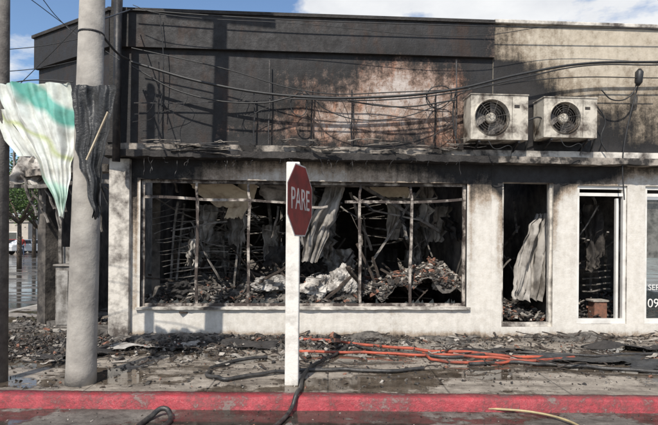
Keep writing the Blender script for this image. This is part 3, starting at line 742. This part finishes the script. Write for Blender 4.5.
for a,bb,cx,cy in ((0,50,82,38),(0,100,82,20),(15,-10,118,60),(30,-10,84,44),(0,72,80,60)):
    cable('cable',[W(a-60,bb+ (bb-cy)*.5,5.6 if a==0 else 4.6),W(a,bb,5.5 if a==0 else 5.0),W((a+cx)/2,(bb+cy)/2+2,5.4),W(cx,cy,5.33)],.004,M_cable,cb)

# collapsed awning at left corner
aw=empty('collapsed_awning')
sheet('awning_sheet',[(122,44,64),(138,34,62),(154,20,60),(170,14,58),(184,10,60)],lambda v:8.9-.5*v,M_cloth,aw,fr=WY,fold=.14,ff=5,seed=41,rag=3,nu=40)
l=[(W(8,186,8.6),W(112,182,7.7),.06,.06,.02),(W(10,188,8.6),W(14,150,8.7),.03,.03,.02),(W(60,190,8.5),W(62,300,8.5),.05,.05,.01),(W(30,190,8.5),W(66,150,8.5),.03,.03,.02)]
for k in range(16): l.append((W(20+k*6,178+U(-6,10),8.4),W(30+k*6,205+U(-12,30),8.3),.03,.02,.03))
bent('awning_frame',l,M_greymetal,aw)
ct=empty('utility_cabinet',(-4.35,8.2,0))
box('body',0,.24,0,.3,.06,1.05,M_greymetal,ct,.02); box('plinth',-.02,.26,-.02,.32,0,.059,M_conc,ct,.01); box('door_panel',.03,.21,-.012,-.001,.12,.98,M_tin,ct,.004); box('cap',-.02,.26,-.03,.33,1.051,1.08,M_greymetal,ct,.006)

# ------------------------------------------------------------ background trees, car, person
def tree(name,x,y,h,r,seed,n=5200,z0=-.12):
    random.seed(seed); e0=empty(name,(x,y,z0))
    def limb(nm,a,b,r0,r1): lathe(nm,[(r0,0),((r0+r1)/2*1.05,.5),(r1,1)],10,M_bark,e0,a,b)
    c=Vector((0,0,h*.42)); limb('trunk',(0,0,0),c,h*.022,h*.017)
    ends=[]
    for i in range(7):
        a=i*.9+R(); q=c+Vector((math.cos(a)*r*U(.4,.75),math.sin(a)*r*U(.4,.75),h*U(.15,.42))); limb('limb',c,q,h*.014,h*.005); ends.append(q)
        for k in range(3):
            q2=q+Vector((U(-1,1),U(-1,1),U(-.2,.9)))*r*.4; limb('twig',q,q2,h*.005,h*.002); ends.append(q2)
    V=[];Fc=[];mi=[]
    cl=[(q+Vector((U(-.2,.2),U(-.2,.2),U(-.1,.2)))*r,r*U(.18,.36),0 if R()<.5 else 1) for q in ends for _ in range(2)]
    for i in range(n):
        q,rr,m=random.choice(cl); d=Vector((random.gauss(0,1),random.gauss(0,1),random.gauss(0,.8)))*rr*.6
        p=q+d; s=U(.05,.10)*h/6; rot=Matrix.Rotation(U(0,6.3),3,'Z')@Matrix.Rotation(U(0,3.1),3,'X'); k=len(V)
        for c2 in ((-s,0,0),(0,-s*.5,0),(s,0,0),(0,s*.5,0)): V.append(p+rot@Vector(c2))
        Fc.append((k,k+1,k+2,k+3)); mi.append(m if R()<.8 else 1-m)
    mesh_obj('crown',V,Fc,[M_leafa,M_leafb],e0,midx=mi)
tree('street_tree',-16.2,27,5.6,2.6,3); tree('street_tree',-20,29,6,3,5); tree('street_tree',-24,42,7.5,3.6,8); tree('street_tree',-29,46,8,4,9); tree('street_tree',-18.5,33,5,2.4,12)
random.seed(99)
V=[];Fc=[];mi=[]
for i in range(9000):
    cx=U(-110,-8); p=Vector((cx,U(75,85),U(0,1)*(4.5+2*noise.noise(Vector((cx*.15,0,0)))))); s=U(.25,.55)
    rot=Matrix.Rotation(U(0,6.3),3,'Z')@Matrix.Rotation(U(0,3.1),3,'X'); k=len(V)
    for c2 in ((-s,0,0),(0,-s*.6,0),(s,0,0),(0,s*.6,0)): V.append(p+rot@Vector(c2))
    Fc.append((k,k+1,k+2,k+3)); mi.append(int(R()<.6))
mesh_obj('distant_trees',V,Fc,[M_leafa,M_leafb],None,midx=mi)
M_h=M('house_render',(.5,.45,.38),(.38,.34,.3),2,.9,.2)
hh=empty('distant_house',(-40,60,-.12))
box('walls',-5,5,0,8,0,3.4,M_h,hh); box('cornice',-5.15,5.15,-.15,8.1,3.401,3.7,M_plas,hh)
for k in (-3.4,0,3.2): box('window_frame',k-.6,k+.6,-.04,.02,1,2.3,M_frame2,hh); box('window_glass',k-.5,k+.5,-.06,-.041,1.1,2.2,M_glass,hh)
def car(x,y,rz,paint):
    e0=empty('parked_car',(x,y,-.12),rz)
    prof=[(-2.05,.35),(-2.1,.75),(-1.95,.98),(-1.55,1.02),(-1.0,1.42),(.55,1.46),(1.15,1.02),(1.95,.88),(2.1,.62),(2.08,.33)]
    V=[];n=len(prof)
    for s in (-1,1):
        for (a,z) in prof: V.append((a,s*(.82 if z<1.1 else .62),z))
    Fc=[tuple(range(n)),tuple(range(2*n-1,n-1,-1))]+[(i,n+i,n+(i+1)%n,(i+1)%n) for i in range(n)]
    o=mesh_obj('body',V,Fc,paint,e0); m=o.modifiers.new('b','BEVEL'); m.width=.06; m.segments=3
    gl=[[(-1.4,1.06),(-.95,1.36),(-.25,1.40),(-.25,1.06)],[(-.17,1.06),(-.17,1.40),(.5,1.40),(.95,1.06)]]
    for s in (-1,1):
        for g in gl:
            mesh_obj('side_window',[(a,s*(.825-(z-1.06)*.55+.012),z) for a,z in g],[(0,1,2,3)],M_cable,e0)
    mesh_obj('windscreen',[(.62,-.55,1.43),(.62,.55,1.43),(1.16,.7,1.05),(1.16,-.7,1.05)],[(0,1,2,3)],M_cable,e0)
    for a in (-1.3,1.3):
        for s in (-1,1):
            lathe('wheel',[(.18,0),(.31,.05),(.32,.5),(.31,.95),(.18,1)],20,M_cable,e0,(a,s*.66,.31),(a,s*.86,.31))
M_red=M('car_red',(.30,.03,.025),(.25,.03,.025),2,.3,0); M_wh=M('car_white',(.7,.7,.7),(.65,.65,.65),2,.3,0)
car(-33.5,55,.9,M_red); car(-29,50,1.0,M_wh)
def person(x,y,rz,top,trou):
    e0=empty('pedestrian',(x,y,-.12),rz)
    def sk(nm,verts,edges,rad,mat,root=0):
        me=bpy.data.meshes.new(nm); me.from_pydata(verts,edges,[]); me.materials.append(mat); o=lift(bpy.data.objects.new(nm,me),e0)
        m=o.modifiers.new('s','SKIN')
        for i,r in enumerate(rad): me.skin_vertices[0].data[i].radius=(r,r*.85) if isinstance(r,float) else r
        me.skin_vertices[0].data[root].use_root=True
        s=o.modifiers.new('u','SUBSURF'); s.levels=1; s.render_levels=1; m.use_smooth_shade=True
    sk('torso_and_arms',[(0,0,.98),(0,0,1.2),(0,0,1.42),(-.19,0,1.41),(-.25,.03,1.13),(-.24,-.05,.9),(.19,0,1.41),(.25,.03,1.13),(.24,-.08,.92),(0,0,1.5)],
       [(0,1),(1,2),(2,3),(3,4),(4,5),(2,6),(6,7),(7,8),(2,9)],[(.16,.11),(.14,.10),(.16,.10),.065,.048,.038,.065,.048,.038,.055],top)
    sk('legs',[(0,0,.98),(-.10,0,.9),(-.12,-.03,.5),(-.13,.06,.10),(.10,0,.9),(.13,-.12,.5),(.15,-.12,.10)],[(0,1),(1,2),(2,3),(0,4),(4,5),(5,6)],[(.15,.11),.09,.065,.045,.09,.065,.045],trou)
    sk('head_and_neck',[(0,0,1.5),(0,-.01,1.58),(0,-.015,1.66),(0,-.01,1.73)],[(0,1),(1,2),(2,3)],[.05,.07,.085,.06],M_skin)
    sk('hair',[(0,.03,1.66),(0,.015,1.74)],[(0,1)],[.08,.075],M_cable)
    for s in (-1,1):
        hx=.24*s; hy=-.05 if s<0 else -.08; hz=.9 if s<0 else .92
        vs=[(hx,hy,hz),(hx,hy-.01,hz-.07)]; ed=[(0,1)]
        for k in range(4): vs+=[(hx,hy-.03+.02*k,hz-.12),(hx-.01*s,hy-.03+.02*k,hz-.15)]; ed+=[(1,2+2*k),(2+2*k,3+2*k)]
        vs.append((hx-.02*s,hy-.05,hz-.08)); ed.append((0,len(vs)-1))
        sk('hand',vs,ed,[.028,.035]+[.009,.008]*4+[.010],M_skin)
        fx=-.13 if s<0 else .15; fy=.06 if s<0 else -.12
        sk('shoe',[(fx,fy+.03,.05),(fx,fy-.16,.035)],[(0,1)],[.05,.045],M_cable)
M_skin=M('skin',(.45,.27,.19),(.40,.23,.16),4,.6,0)
M_sh=M('shirt_red',(.4,.05,.04),(.3,.04,.03),4,.9,0); M_tr=M('jeans',(.05,.07,.12),(.03,.05,.09),5,.9,0)
person(-25.6,43,.6,M_sh,M_tr)

# ------------------------------------------------------------ light, sky
sv=Vector((.78,2.6,-2.95)).normalized()
sun=bpy.data.lights.new('sun','SUN'); sun.energy=5.0; sun.angle=math.radians(.5); sun.color=(1,.94,.85)
so=bpy.data.objects.new('sun',sun); COL.objects.link(so); so.rotation_euler=sv.to_track_quat('-Z','Y').to_euler()
src=-sv; elev=math.asin(src.z); az=math.atan2(src.x,src.y)
w=bpy.data.worlds.new('World'); scene.world=w; w.use_nodes=True; nt=w.node_tree
bg=nt.nodes['Background']; bg.inputs[1].default_value=.115
sky=nt.nodes.new('ShaderNodeTexSky'); sky.sky_type='NISHITA'; sky.sun_disc=False; sky.sun_elevation=elev; sky.sun_rotation=az; sky.air_density=1.0; sky.dust_density=.8
tc=nt.nodes.new('ShaderNodeTexCoord').outputs['Generated']
mp=nn(nt,'ShaderNodeMapping'); mp.inputs['Scale'].default_value=(1,1,2.2); mp.inputs['Location'].default_value=(.30,.1,.2); nt.links.new(tc,mp.inputs[0])
cf=noise_n(nt,mp.outputs[0],2.6,10,.58)
cl=ramp(nt,cf,[(.49,(0,)),(.56,(1,))])
shade=ramp(nt,noise_n(nt,mp.outputs[0],7,8),[(.3,(8.3,8.4,8.5)),(.7,(6.6,6.8,7.2))])
skb=mixc(nt,1.0,sky.outputs[0],(1.15,1.28,1.4),'MULTIPLY')
nt.links.new(mixc(nt,cl,skb,shade),bg.inputs[0])

# ------------------------------------------------------------ camera
cam=bpy.data.cameras.new('camera'); cam.sensor_width=36; cam.lens=36*F/658; cam.shift_y=27.5/658; cam.clip_end=1000; cam.clip_start=.05
co=bpy.data.objects.new('camera',cam); COL.objects.link(co); co.location=(0,0,1.5); co.rotation_euler=(math.pi/2,-ROLL,0)
scene.camera=co
scene.view_settings.view_transform='Standard'; scene.view_settings.look='None'; scene.view_settings.exposure=0
